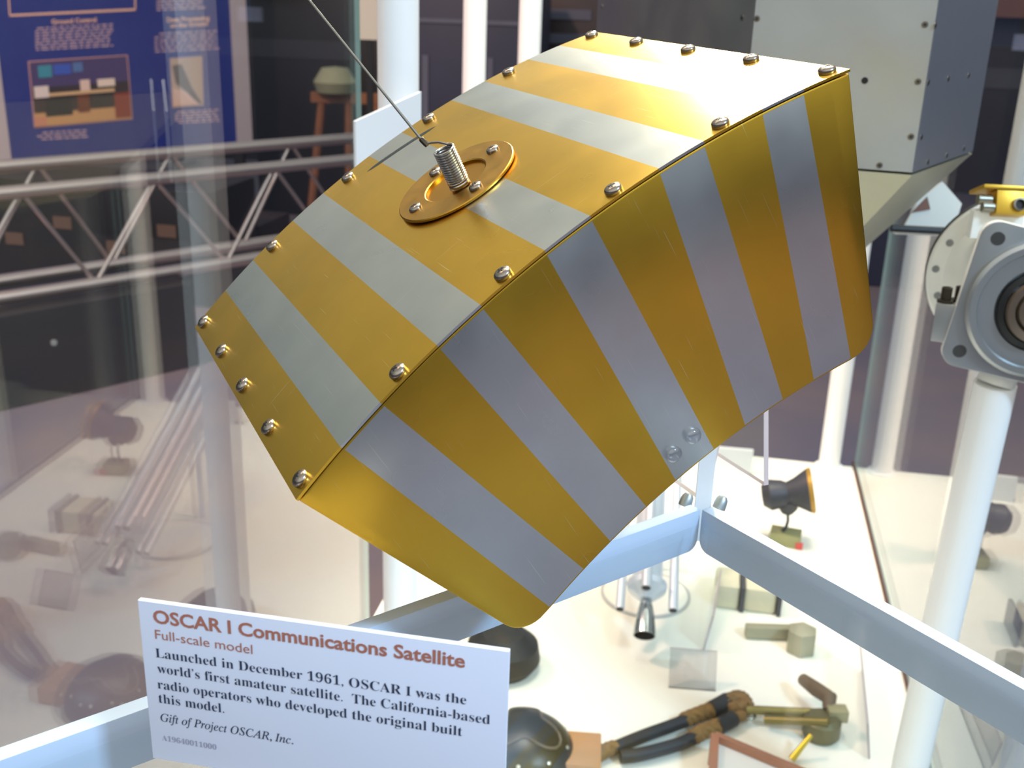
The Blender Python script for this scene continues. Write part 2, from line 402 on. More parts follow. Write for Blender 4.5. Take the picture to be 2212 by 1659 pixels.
bv = [[b.verts.new(ring(v, y)) for y in (y0, y1)] for v, s in botpts]
def stripes(s): return s if isinstance(s, tuple) else (s,)
for side in (0, 1):
    for i in range(11):
        up_ = [tv[j][side] for j in range(i * 5, i * 5 + 6)]; dn_ = [bv[j][side] for j in range(len(botpts)) if i in stripes(botpts[j][1])]
        b.faces.new(up_ + dn_[::-1]).material_index = i % 2
for j in range(len(top) - 1):
    b.faces.new((tv[j][0], tv[j + 1][0], tv[j + 1][1], tv[j][1])).material_index = tm[j] % 2
for j in range(len(botpts) - 1):
    s = set(stripes(botpts[j][1])) & set(stripes(botpts[j + 1][1])); s = min(s) if s else 0
    b.faces.new((bv[j][0], bv[j + 1][0], bv[j + 1][1], bv[j][1])).material_index = s % 2
b.faces.new((tv[0][0], tv[0][1], bv[0][1], bv[0][0])).material_index = 0
b.faces.new((tv[-1][0], tv[-1][1], bv[-1][1], bv[-1][0])).material_index = 0
body = part('body', b, [GOLD, SILV], sat, True, bevel=0.0011)
# pan head screws
b = NB(); r = 0.0043
lathe(b, [(r * 0.97, -0.0006), (r, 0.0), (r, 0.0010), (r * 0.94, 0.0016), (r * 0.78, 0.0022), (r * 0.5, 0.00265), (r * 0.2, 0.0028), (0, 0.00285)], 24)
for a in (0.3, 0.3 + math.pi / 2):
    m_ = Matrix.Rotation(a, 4, 'Z')
    for k in (-1, 1): box(b, k * 0.0009, 0, 0.00262, 0.0014, 0.0006, 0.0006, m_, 1)
box(b, 0, 0, 0.00262, 0.0006, 0.0006, 0.00066, Matrix.Rotation(0.3, 4, 'Z'), 1)
SCREWME = mesh('screw', b, [SCREW, DARK])
def screw(s, y, parent, lift=0.0, sc=1.0, rot=0.0):
    t = s / SR; z = Vector((math.sin(t), 0, math.cos(t)))
    return pmesh('screw', SCREWME, parent, frame_at(arc(t, SR + lift, y), z, (0, 1, 0)) @ Matrix.Rotation(rot, 4, 'Z') @ Matrix.Scale(sc, 4))
spots = [(sx_ * 0.1572, y) for sx_ in (-1, 1) for y in (-0.1172, -0.0571, 0.0022, 0.0595, 0.1162)]
spots += [(s, y) for s in (-0.0942, -0.0311, 0.0325, 0.0936) for y in (-0.1188, 0.1155)]
for i, (s, y) in enumerate(spots): screw(s, y, sat, 0.0004, 1.0, i * 1.3)
# antenna port
port = NB(); zf = 0.0012
lathe(port, [(0.0185, 0.0001), (0.0345, 0.0001), (0.0352, 0.0006), (0.0352, 0.0016), (0.0347, 0.0021), (0.0190, 0.0021), (0.0183, 0.0016), (0.0181, 0.0003)], 64)
flange = part('antenna_flange', port, GFLN, sat, True)
b = NB(); lathe(b, [(0, 0.0003), (0.0181, 0.0003)], 40); lathe(b, [(0.0181, 0.0003), (0.0181, 0.0014)], 40)
part('port_cup', b, mat('port_gold', 'C48E24', 0.3, 1.0), flange, True)
for s, y in ((0.0265, 0.0012), (-0.0265, 0.0003), (0.0012, -0.0262), (-0.0016, 0.0252)): screw(s, y, flange, 0.0021 + abs(s) * 0.014, 0.86, s * 90)
# coil spring
A0, A1 = Vector((-0.0013, -0.0085, 0.0008)), Vector((0.0010, -0.0096, 0.0230))
u, v, d = basis(A1 - A0); turns = 16; cr_ = 0.0053; pts = []
NT = turns * 22
for i in range(NT + 1):
    a = 2 * math.pi * i / 22; pts.append(A0 + (A1 - A0) * (i / NT) + (u * math.cos(a) + v * math.sin(a)) * cr_)
ferr = Vector((-0.0034, -0.0001, 0.0275)); rod0 = Vector((-0.0039, 0.0027, 0.0320))
last = pts[-1]; pts += [last.lerp(ferr, 0.35) + Vector((0, 0, 0.0012)), last.lerp(ferr, 0.7) + Vector((0, 0, 0.0008)), ferr]
b = NB(); tube(b, pts, 0.00068, 7); spring = part('antenna_spring', b, STEEL, sat, True)
b = NB(); dr = (rod0 - ferr).normalized(); lathe(b, [(0, -0.0022), (0.0014, -0.0022), (0.0016, -0.001), (0.0016, 0.0022), (0.0012, 0.003), (0, 0.003)], 6, frame_at(ferr + dr * 0.001, dr)); part('crimp', b, IRON, spring, True)
RE = Vector((-0.0051, 0.0502, 0.1100)) ; RE = Vector((0.0063, 0.1066, 0.1000)).lerp(Vector((-0.0165, -0.0063, 0.12)), 0.5)
rod_end = rod0 + (RE - rod0) * 1.25
b = NB(); tube(b, [ferr, rod0, rod_end], [0.0008, 0.00075, 0.0007], 10); part('antenna_rod', b, mat('rod_steel', '8C8980', 0.3, 1.0), sat, True)
# thin dark slot cut along the far side
b = NB(); N = 14; prev = None
L_, R_ = [], []
for i in range(N + 1):
    f = i / N; s = -0.0209 + 0.0501 * f; hw = 0.0020 * min(1, 6 * f, 6 * (1 - f)) ** 0.6 if 0 < f < 1 else 0.00008; y = 0.1035 - 0.006 * f
    L_.append(b.verts.new(arc(s / SR, SR + 0.00012, y - hw))); R_.append(b.verts.new(arc(s / SR, SR + 0.00012, y + hw)))
for i in range(N): b.faces.new((L_[i], L_[i + 1], R_[i + 1], R_[i]))
part('slot', b, mat('slot_black', '1A1D20', 0.15), sat, True, label='narrow dark slot near the far edge of the cover')

# acrylic riser with two clear bumpers
riser = thing('acrylic_stand', 'clear acrylic stand propping up the raised end of the satellite', 'stand', (0.15, 0.68, ZS))
YD = Vector((-0.4292373, 0.9028760, 0)).normalized()
F1, F2 = lvl(1520, 1082, ZS), lvl(1655, 1048, ZS)
def leg(F, top):
    b = NB(); nrm = Vector((YD.y, -YD.x, 0)) * 0.002
    a = [F - nrm, F + nrm, F + nrm + YD * 0.07, F - nrm + YD * 0.07]
    t = [p + (top - F) for p in a]
    va = [b.verts.new(p) for p in a]; vt = [b.verts.new(p) for p in t]
    fs = [b.faces.new(va[::-1]), b.faces.new(vt)] + [b.faces.new((va[i], va[(i + 1) % 4], vt[(i + 1) % 4], vt[i])) for i in range(4)]
    fs[2].material_index = 1; fs[0].material_index = 1
    return part('leg', b, [ACR, ACRE], riser)
chord = Vector((0.7584792, 0.3459822, 0)).normalized()
leg(F1, dep(1556, 940, 0.745)); leg(F2, dep(1655, 880, 0.77))
for cx_, cz_ in ((-0.0062, -0.1363), (0.0074, -0.1350)):
    P = SM @ Vector((cx_, -0.1243, cz_)); b = NB(); nf = -(SM.to_3x3() @ Vector((0, 1, 0)))
    lathe(b, [(0.0045, 0.0), (0.0045, 0.0012), (0.004, 0.0022), (0.0026, 0.0030), (0, 0.0033)], 24, frame_at(P, nf))
    part('bumper', b, glass('bumper_clear_%d' % (cx_ > 0), (0.86, 0.87, 0.9), 0.12), riser, label='small clear rubber bumper against the satellite side')
# ================================================================ LABELS AND LETTERING
MATHB = {}
for i in range(26):
    MATHB[chr(65 + i)] = chr(0x1D400 + i); MATHB[chr(97 + i)] = chr(0x1D41A + i)
for i in range(10): MATHB[chr(48 + i)] = chr(0x1D7CE + i)
MATHI = {}
for i in range(26):
    MATHI[chr(65 + i)] = chr(0x1D434 + i); MATHI[chr(97 + i)] = chr(0x1D44E + i)
MATHI['h'] = '\u210e'
def glyphs(text, style, weight):
    mp = {'serif': MATHB, 'italic': MATHI}.get(style, {})
    cu = bpy.data.curves.new('lettering', 'FONT'); cu.body = ''.join(mp.get(c, c) for c in text)
    cu.size = 1.0; cu.offset = weight; cu.resolution_u = 3
    o = bpy.data.objects.new('lettering', cu); COL.objects.link(o)
    bpy.context.view_layer.update()
    me = bpy.data.meshes.new_from_object(o.evaluated_get(bpy.context.evaluated_depsgraph_get()))
    bpy.data.objects.remove(o); bpy.data.curves.remove(cu)
    return me
def plane_pt(O, N, px, py):
    d = ray(px, py); return EYE + d * ((O - EYE).dot(N) / d.dot(N))
def letter(text, style, weight, m, parent, O, N, p0, p1, cap, name='lettering'):
    # a line of lettering on the plane (O, N) with its baseline from picture point p0 to p1 and capitals cap pixels tall
    A, B = plane_pt(O, N, *p0), plane_pt(O, N, *p1); C = plane_pt(O, N, p0[0], p0[1] - cap)
    u = (B - A); wd = u.length; u.normalize(); v = N.cross(u).normalized()
    if v.dot(C - A) < 0: v = -v
    h = (C - A).dot(v)
    me = glyphs(text, style, weight)
    xs = [q.co.x for q in me.vertices]; x0, x1 = min(xs), max(xs); sy_ = h / 0.70
    sgn = 1 if N.dot(EYE - O) > 0 else -1
    M_ = Matrix(((u.x, v.x, N.x, A.x), (u.y, v.y, N.y, A.y), (u.z, v.z, N.z, A.z), (0, 0, 0, 1)))
    bm = bmesh.new(); bm.from_mesh(me); bpy.data.meshes.remove(me)
    for q in bm.verts: q.co = M_ @ Vector(((q.co.x - x0) * wd / (x1 - x0), q.co.y * sy_, sgn * 0.0002))
    return part(name, bm, m, parent, smooth=1)
zt = 0.8185
TL, TR = lvl(297, 1296.5, zt), lvl(1100, 1408, zt)
LU = (TR - TL).normalized(); LN = Vector((LU.y, -LU.x, 0)).normalized()
lab = thing('exhibit_label', 'white label plaque with terracotta title standing in front of the satellite', 'label', ((TL.x + TR.x) / 2, (TL.y + TR.y) / 2, ZS))
LW = (TR - TL).length; LHh = zt - ZS - 0.0006; mxl = Matrix(((LU.x, 0, LN.x, TL.x), (LU.y, 0, LN.y, TL.y), (0, 1, 0, ZS + 0.0006), (0, 0, 0, 1)))
b = NB(); box(b, LW / 2, LHh / 2, -0.0012, LW, LHh, 0.0024, mxl); part('plaque', b, LABEL, lab, bevel=0.0003)
b = NB(); box(b, LW / 2, 0.002, -0.0122, LW * 0.6, 0.003, 0.0195, mxl); part('foot', b, WHITEP, lab)
for txt, st, wt, m_, p0, p1, cap in (
    ('OSCAR I Communications Satellite', 'sans', 0.022, INKR, (332.4, 1344), (1004.6, 1441.7), 27.5),
    ('Full-scale model', 'sans', -0.002, INKR, (336.2, 1379), (545.9, 1412.4), 20),
    ('Launched in December 1961, OSCAR I was the', 'serif', -0.009, INKB, (337, 1418.9), (1007.3, 1521.4), 20),
    ('world\u2019s first amateur satellite.  The California-based', 'serif', -0.009, INKB, (340.8, 1452.3), (1058.6, 1564.3), 20),
    ('radio operators who developed the original built', 'serif', -0.009, INKB, (341.5, 1486.5), (998.6, 1589.8), 20),
    ('this model.', 'serif', -0.009, INKB, (343.8, 1516.9), (485.1, 1539.7), 20),
    ('Gift of Project OSCAR, Inc.', 'italic', 0.002, INKB, (347.6, 1556.7), (634, 1607.3), 17),
    ('A19640011000', 'serif', -0.010, INKG, (350.6, 1598.5), (468, 1619.4), 11.5)):
    letter(txt, st, wt, m_, lab, TL, LN, p0, p1, cap)

# small plaque seen from behind, clipped to the thick white post
d0 = 1.22
sl = thing('exhibit_label', 'small blank back of a white plaque clipped in front of the thick post', 'label', dep(840, 330, d0))
a, c2 = dep(768, 262, d0), dep(910, 198, d0 * 1.06)
zb = below(a, 420)
uu = (c2 - a); uu.z = 0; uu.normalize(); nn = Vector((uu.y, -uu.x, 0))
za = a.z; zc = c2.z
b = NB(); th = 0.0035
q = [a, c2, Vector((c2.x, c2.y, zb)) , Vector((a.x, a.y, zb))]
fv = [b.verts.new(p) for p in q]; bvv = [b.verts.new(p - nn * th) for p in q]
b.faces.new(fv); b.faces.new(bvv[::-1])
for i in range(4): b.faces.new((fv[i], bvv[i], bvv[(i + 1) % 4], fv[(i + 1) % 4]))
part('plaque', b, mat('plaque_back', 'E4E5E6', 0.4), sl)
b = NB(); mid = (a + c2) / 2; tube(b, [Vector((mid.x, mid.y, zb + 0.01)) - nn * th, Vector((PA.x, PA.y - PR, zb + 0.01))], 0.004, 10); part('clip', b, BOLT, sl)
# ================================================================ ALUMINIUM INSTRUMENT BOX
E1, E2, E3, E4 = dep(1290, 30, 1.60), dep(1612, 200, 1.16), dep(2000, 185, 1.10), dep(2130, 160, 1.28)
zb = below(E3, 375); ztop = 1.13
bx = thing('instrument_box', 'large faceted aluminium instrument box with countersunk screws behind the satellite', 'spacecraft', (0.28, 1.35, zb))
back1 = E4 + (E1 - E2) * 0.8; back2 = E1 + Vector((0.06, 0.18, 0))
ring6 = [E1, E2, E3, E4, back1, back2]
cen = sum((Vector((p.x, p.y, 0)) for p in ring6), Vector()) / 6
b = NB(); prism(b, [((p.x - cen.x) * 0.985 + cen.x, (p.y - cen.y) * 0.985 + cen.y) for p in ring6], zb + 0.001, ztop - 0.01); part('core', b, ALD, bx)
def plate(name, P, Q, z0, z1, m, th=0.003, gap=0.0012):
    d = Vector((Q.x - P.x, Q.y - P.y, 0)); L = d.length; d.normalize(); n_ = Vector((d.y, -d.x, 0))
    b = NB(); mx = Matrix(((d.x, n_.x, 0, P.x), (d.y, n_.y, 0, P.y), (0, 0, 1, 0), (0, 0, 0, 1)))
    box(b, L / 2, -th / 2, (z0 + z1) / 2, L - gap, th, z1 - z0, mx); part(name, b, m, bx)
    return Vector((P.x, P.y, 0)), n_
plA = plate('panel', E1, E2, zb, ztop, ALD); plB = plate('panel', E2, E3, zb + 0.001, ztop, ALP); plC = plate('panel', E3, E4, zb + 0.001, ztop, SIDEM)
# tapering underside
low = [cen + (Vector((p.x, p.y, 0)) - cen) * 0.5 + Vector((-0.01, -0.03, 0)) for p in ring6]
b = NB(); prism(b, [(p.x, p.y) for p in low], zb - 0.16, zb - 0.0015, top=[(p.x, p.y) for p in ring6]); part('tapered_base', b, mat('aluminium_olive', 'B3B09A', 0.45, 0.6, 0.1, 7), bx)
b = NB(); tube(b, [(cen.x, cen.y, ztop - 0.02), (cen.x, cen.y, 2.3)], 0.012, 16); part('hanger_rod', b, STEEL, bx)
b = NB(); r = 0.0032
lathe(b, [(r, -0.0004), (r, 0.0005), (r * 0.7, 0.0006), (0, 0.0005)], 18, mis=[0, 0, 0])
for a_ in (0.5, 0.5 + math.pi / 2): box(b, 0, 0, 0.0006, 0.0034, 0.0009, 0.0004, Matrix.Rotation(a_, 4, 'Z'), 1)
CSK = mesh('countersunk_screw', b, [mat('csk_steel', '8B8884', 0.35, 1.0), DARK])
inv = Matrix.Translation(-Vector(bx.location))
def csk(pl, px, py, hole=False):
    O, N = pl; P = plane_pt(O, N, px, py) + N * 0.0002
    return pmesh('screw', CSK if not hole else HOLE, bx, inv @ frame_at(P, N))
b = NB(); lathe(b, [(0, 0.0004), (0.0032, 0.0004), (0.0034, 0)], 18); HOLE = mesh('screw_hole', b, DARK)
for p in ((1300, 15), (1603, 38)): csk(plA, *p)
for p in ((1635, 40), (1998, 53), (1983, 176), (1968, 295), (1900, 357)): csk(plB, *p)
csk(plB, 1868, 174, True).name = 'screw_hole'
for p in ((2020, 55), (2005, 178), (1990, 296), (2048, 170), (2092, 163), (2004, 350), (2045, 336), (2082, 320)): csk(plC, *p)

# ================================================================ WHITE ACTUATOR ON THE SHORT POST
act = thing('actuator', 'white motor actuator with gold connector on the short post at right', 'actuator', (PE.x, PE.y, zE))
AX = (-FW * 0.80 + RW * 0.27 + DN * 0.29).normalized()
WACT = mat('actuator_white', 'F2F1EA', 0.35, var=0.04); GACT = mat('actuator_grey', 'A9ABAB', 0.38, 0.75, 0.08, 12); DACT = mat('actuator_dark', '6E6C68', 0.35, 0.9)
K = 1.0 / FPX
C0 = dep(2186, 598, 1.26); C1 = dep(2246, 668, 1.13)
AX = (C1 - C0).normalized(); LAX = (C1 - C0).length
mA = frame_at(C0, AX, (1, 0, 0))
r0 = 176 * 1.26 * K
b = NB(); lathe(b, [(0, -0.012), (r0, -0.012), (r0 * 1.005, -0.004), (r0, 0.0), (r0 * 0.97, 0.003), (0, 0.003)], 72, mA, mis=[1, 1, 1, 0, 0]); part('rear_flange', b, [WACT, DACT], act)
b = NB(); lathe(b, [(r0 * 0.80, 0.003), (r0 * 0.74, 0.012), (r0 * 0.70, LAX * 0.5), (r0 * 0.68, LAX - 0.008), (0, LAX - 0.008)], 48, mA); part('housing', b, WACT, act)
for ang, rr in ((155, 0.87), (178, 0.9), (200, 0.88)):
    a_ = math.radians(ang); P = mA @ Vector((r0 * rr * math.cos(a_), r0 * rr * math.sin(a_), 0.003)); b = NB()
    lathe(b, [(0.0042, 0), (0.0042, 0.0006), (0.003, 0.0007), (0, 0.0007)], 18, frame_at(P, AX)); part('rivet', b, GACT, act)
mF = frame_at(C1, AX, (1, 0, 0)); hs = 0.062; lr = 0.0175
poly = []
for k, (sx_, sy_) in enumerate(((1, 1), (-1, 1), (-1, -1), (1, -1))):
    for j in range(7):
        a_ = math.radians(90 * k + 15 * j); poly.append((sx_ * hs + lr * math.cos(a_), sy_ * hs + lr * math.sin(a_)))
rotp = Matrix.Rotation(math.radians(-8), 4, 'Z')
b = NB(); prism(b, poly, -0.011, 0.0, mF @ rotp, 0, 1); part('mounting_plate', b, [GACT, WACT], act, bevel=0.0008)
for sx_, sy_ in ((1, 1), (-1, 1), (-1, -1), (1, -1)):
    b = NB(); lathe(b, [(0, 0.0003), (0.0068, 0.0003), (0.0072, 0.0)], 24, mF @ rotp @ Matrix.Translation((sx_ * hs, sy_ * hs, 0))); part('mounting_hole', b, mat('hole_grey', '3E3C3A', 0.5) if not MATS.get('hole_grey') else MATS['hole_grey'], act)
b = NB(); R_ = 0.073
lathe(b, [(R_, 0.0), (R_, 0.006), (R_ * 0.95, 0.009), (R_ * 0.86, 0.009), (R_ * 0.84, 0.006), (R_ * 0.62, 0.006), (R_ * 0.60, 0.003)], 64, mF); part('bearing_ring', b, GACT, act)
b = NB(); lathe(b, [(R_ * 0.58, 0.003), (R_ * 0.58, 0.008), (R_ * 0.50, 0.010), (R_ * 0.48, 0.003)], 48, mF); part('seal', b, BLACK, act)
b = NB(); lathe(b, [(R_ * 0.48, 0.012), (R_ * 0.46, 0.016), (R_ * 0.36, 0.014), (R_ * 0.34, 0.008), (R_ * 0.30, 0.012), (R_ * 0.2, 0.010), (0, 0.006)], 40, mF); part('rotor', b, mat('rotor_brown', '7A6A5A', 0.35, 0.7), act)
# gold connector on top
GC = mat('connector_gold', 'C79A2E', 0.35, 0.6, 0.15, 40)
def pxbox(px, py, d, w_, h_, t_): return Matrix(((RW.x, -DN.x, -FW.x, 0), (RW.y, -DN.y, -FW.y, 0), (RW.z, -DN.z, -FW.z, 0), (0, 0, 0, 1))), dep(px, py, d)
mC, oC = pxbox(2165, 440, 1.19, 0, 0, 0); mC = Matrix.Translation(oC) @ mC @ Matrix.Rotation(math.radians(-3), 4, 'Z')
pw = 1.19 * K
con = NB(); box(con, 8 * pw, -2 * pw, 0, 66 * pw, 52 * pw, 0.03, mC); box(con, 0, 30 * pw, -0.004, 108 * pw, 9 * pw, 0.04, mC); conn = part('connector', con, GC, act, bevel=0.001)
b = NB(); box(b, 14 * pw, 35.3 * pw, 0.004, 34 * pw, 2 * pw, 0.016, mC); part('red_sticker', b, mat('sticker_red', 'C8504A', 0.5), conn)
for dx, dy in ((-44, 4), (-34, -12)):
    b = NB(); tube(b, [mC @ Vector(((dx - 16) * pw, dy * pw, 0.008)), mC @ Vector(((dx + 12) * pw, dy * pw, 0.008))], [11 * pw, 11 * pw], 18); part('plug', b, mat('plug_steel', '8F8B80', 0.35, 1.0) if 'plug_steel' not in MATS else MATS['plug_steel'], conn)
b = NB(); mj = mC @ Matrix.Translation((22 * pw, -6 * pw, 0.015)); lathe(b, [(14 * pw, 0), (14 * pw, 0.004), (10.5 * pw, 0.0045), (10 * pw, 0.001), (0, 0.001)], 24, mj, mis=[0, 0, 0, 1]); part('round_jack', b, [MATS['plug_steel'], DARK], conn)
b = NB(); box(b, 0, 0, 0, 0.055, 0.012, 0.03, Matrix.Translation(dep(2150, 484, 1.20))); part('connector_base', b, WACT, act)
# terminal block with two bolts at its left
mB = Matrix(((RW.x, -DN.x, -FW.x, 0), (RW.y, -DN.y, -FW.y, 0), (RW.z, -DN.z, -FW.z, 0), (0, 0, 0, 1))); tb = Matrix.Translation(dep(2052, 685, 1.17)) @ Matrix.Rotation(math.radians(-25), 4, 'Z')
b = NB(); box(b, 0, 0, -0.004, 0.030, 0.03, 0.042, tb); blk = part('terminal_block', b, GACT, act, bevel=0.001)
for dx, dz in ((-0.007, -0.006), (0.006, 0.006)):
    b = NB(); lathe(b, [(0.0085, 0.017), (0.0085, 0.0195), (0.0055, 0.020), (0.0055, 0.033), (0.0035, 0.0335), (0.003, 0.030), (0, 0.030)], 18, tb @ Matrix.Translation((dx, dz, 0))); part('bolt', b, IRON, blk)
b = NB(); tube(b, [Vector((PE.x, PE.y, zE)), C1 - AX * 0.05], 0.02, 20); part('neck', b, WACT, act)

# keep the off-frame side of the actuator clear of the right glass
bpy.context.view_layer.update()
pn_ = Vector((RDIR.y, -RDIR.x, 0)).normalized(); p0_ = rpane(1.0) - pn_ * 0.008
for o in act.children_recursive:
    mw = rootmx(o); im = mw.inverted()
    for v_ in o.data.vertices:
        q = mw @ v_.co; e_ = (q - p0_).dot(pn_)
        if e_ > 0: v_.co = im @ (q - pn_ * e_)

# ================================================================ THINGS ON THE PLATFORM
G = mat
# rocket stage model on a clear ring
D_ = Vector((0.10, 0.86, 0.46)).normalized(); mt = lambda P, z: Vector((P.x, P.y, z))
base = lvl(1396, 1290); rs = thing('rocket_stage_model', 'white and chrome rocket stage model with a bell nozzle, lying under the satellite', 'model', (base.x, base.y, 0))
WT = G('model_white', 'D3DBE1', 0.3, 0.25); CH = G('model_chrome', 'A9B2B6', 0.18, 1.0)
def at_h(px, py, z): return lvl(px, py, z)
for px, py, z, r in ((1339, 1316, 0.075, 0.0078), (1454, 1319, 0.075, 0.0082), (1396, 1270, 0.115, 0.0090)):
    A = at_h(px, py, z); b = NB(); tube(b, [A, A + D_ * 0.5], r, 20); t_ = part('tube', b, WT, rs)
    b = NB(); lathe(b, [(0, 0.0005), (r * 0.8, 0.0005), (r * 0.85, 0)], 20, frame_at(A, -D_)); part('tube_bore', b, DARK, t_)
A = at_h(1396, 1296, 0.085); b = NB()
lathe(b, [(0.0, 0.50), (0.026, 0.50), (0.026, 0.04), (0.035, 0.03), (0.033, 0.02), (0.012, 0.0), (0.0, 0.0)], 32, frame_at(A, D_)); part('tank', b, WT, rs)
b = NB(); lathe(b, [(0.007, 0.0), (0.011, 0.008), (0.0155, 0.03), (0.0178, 0.05), (0.0188, 0.065), (0.0172, 0.065), (0.013, 0.03), (0, 0.02)], 32, frame_at(A, -D_ + Vector((0, 0, -0.12))), mis=[0, 0, 0, 0, 0, 1, 1]); part('nozzle', b, [CH, DARK], rs)
b = NB(); P = lvl(1394, 1285); lathe(b, [(0, 0.0), (0.083, 0.0), (0.083, 0.004), (0.078, 0.0045), (0, 0.0045)], 56, Matrix.Translation(mt(P, 0.0005)), mis=[0, 1, 1, 0]); part('base_disc', b, [PLAT, G('disc_rim', 'B7BBB9', 0.3)], rs)
for dy in (0.05, 0.30):
    P = A + D_ * dy; b = NB(); tube(b, [mt(P, 0.004), mt(P, P.z - 0.02)], 0.006, 14); part('stand_rod', b, WT, rs)
# dark sensor head on a stem
BP = lvl(1695, 1172); sn = thing('sensor_head', 'dark grey horn-shaped instrument head on an olive base box', 'instrument', (BP.x, BP.y, 0))
CHAR = G('charcoal', '43444A', 0.5, 0.2, 0.2, 30); OLV = G('olive_paint', '9A9868', 0.5, var=0.1)
mS = Matrix.Translation((BP.x, BP.y, 0)) @ Matrix.Rotation(math.radians(-18), 4, 'Z')
b = NB(); box(b, 0, 0, 0.013, 0.062, 0.045, 0.026, mS); part('base_box', b, OLV, sn, bevel=0.002)
b = NB(); box(b, 0.030, -0.022, 0.009, 0.014, 0.004, 0.014, mS); part('red_tag', b, G('tag_red', 'C9504A', 0.5), sn)
b = NB(); q = Vector((BP.x - 0.003, BP.y, 0)); tube(b, [q + Vector((-0.004, 0, 0.026)), q + Vector((0.002, 0, 0.036)), q + Vector((0.004, 0.0, 0.050)), q + Vector((0.002, 0, 0.066))], 0.0035, 10); part('stem', b, CHAR, sn)
hc = q + Vector((-0.004, 0, 0.112))
b = NB(); lathe(b, [(0, -0.045), (0.018, -0.044), (0.028, -0.030), (0.024, -0.008), (0.020, 0.0), (0.026, 0.014), (0.039, 0.036), (0.041, 0.043), (0.036, 0.044), (0.02, 0.02), (0, 0.015)], 36, frame_at(hc, (0.93, -0.15, 0.22)) @ Matrix.Scale(1.15, 4), mis=[0, 0, 0, 0, 0, 0, 1, 0, 2, 2]); part('horn', b, [CHAR, G('band_ochre', 'B08A3A', 0.4, 0.4), DARK], sn)
b = NB(); lathe(b, [(0, 0.0), (0.012, 0.0), (0.02, 0.012), (0.022, 0.03), (0, 0.034)], 24, Matrix.Translation(q + Vector((0.0, 0, 0.068)))); part('socket', b, CHAR, sn)
# cream strapped pack
CP = lvl(1612, 1305); pk = thing('strapped_pack', 'cream fabric pack with dark straps lying under the right bar', 'pack', (CP.x, CP.y, 0))
CRM = G('cream_cloth', 'D9D3B4', 0.8, var=0.12, vscale=30, bump=0.2, bscale=120)
mP = Matrix.Translation((CP.x, CP.y, 0)) @ Matrix.Rotation(math.radians(-10), 4, 'Z')
for dx, w_ in ((-0.037, 0.044), (0.022, 0.058)):
    b = NB(); box(b, dx, 0.01, 0.024, w_, 0.075, 0.048, mP); part('pocket', b, CRM, pk, bevel=0.008)
for dx in (-0.010, 0.056):
    b = NB(); box(b, dx, 0.008, 0.0255, 0.008, 0.082, 0.051, mP); part('strap', b, CHAR, pk, bevel=0.002)
# olive fitting
P = lvl(1728, 1405); of = thing('hex_fitting', 'olive grey hexagonal metal fitting right of the strapped pack', 'fitting', (P.x, P.y, 0))
OG = G('olive_grey', 'A3A288', 0.5, 0.3, 0.12, 30)
b = NB(); prism(b, [(0.026 * math.cos(math.radians(60 * k + 15)), 0.026 * math.sin(math.radians(60 * k + 15))) for k in range(6)], 0, 0.042, Matrix.Translation((P.x, P.y, 0))); part('hex_body', b, OG, of, bevel=0.002)
Q = lvl(1655, 1380); b = NB(); box(b, (P.x + Q.x) / 2 - 0.02, (P.y + Q.y) / 2 + 0.02, 0.013, 0.085, 0.018, 0.022, Matrix.Identity(4)); part('arm', b, OG, of, bevel=0.002)
# brass and olive mechanism
P = lvl(1765, 1560); bt = thing('brass_mechanism', 'olive and brass lever mechanism with a bent arm at bottom right', 'mechanism', (P.x, P.y, 0))
BR = G('aged_brass', '8E8148', 0.4, 0.7, 0.25, 30); BRY = G('bright_brass', 'CDB53C', 0.3, 0.9); BRN = G('brown_leather', '6B5840', 0.6, var=0.2)
cy = lvl(1772, 1590)
b = NB(); lathe(b, [(0, 0), (0.024, 0), (0.028, 0.006), (0.028, 0.03), (0.02, 0.036), (0, 0.036)], 32, Matrix.Translation((cy.x, cy.y, 0))); part('drum', b, G('drum_olive', '77714F', 0.45, 0.5, 0.2, 40), bt)
b = NB(); tube(b, [lvl(1612, 1533, 0.02), lvl(1820, 1543, 0.03)], 0.007, 12); part('bar', b, BR, bt)
b = NB(); tube(b, [lvl(1652, 1555, 0.014), lvl(1790, 1560, 0.04)], 0.0065, 12); part('bar', b, BR, bt)
b = NB(); box(b, *lvl(1808, 1541, 0.035), 0.03, 0.022, 0.02); part('clamp', b, G('clamp_olive', '9C9570', 0.5, 0.3), bt, bevel=0.002)
b = NB(); tube(b, [lvl(1735, 1468, 0.03), lvl(1765, 1490, 0.04), lvl(1792, 1508, 0.045), lvl(1790, 1535, 0.035)], [0.010, 0.012, 0.012, 0.009], 12); part('bent_arm', b, BRN, bt)
b = NB(); tube(b, [lvl(1752, 1588, 0.035), lvl(1710, 1640, 0.006)], [0.0035, 0.0055], 12); part('lever', b, BRY, bt)
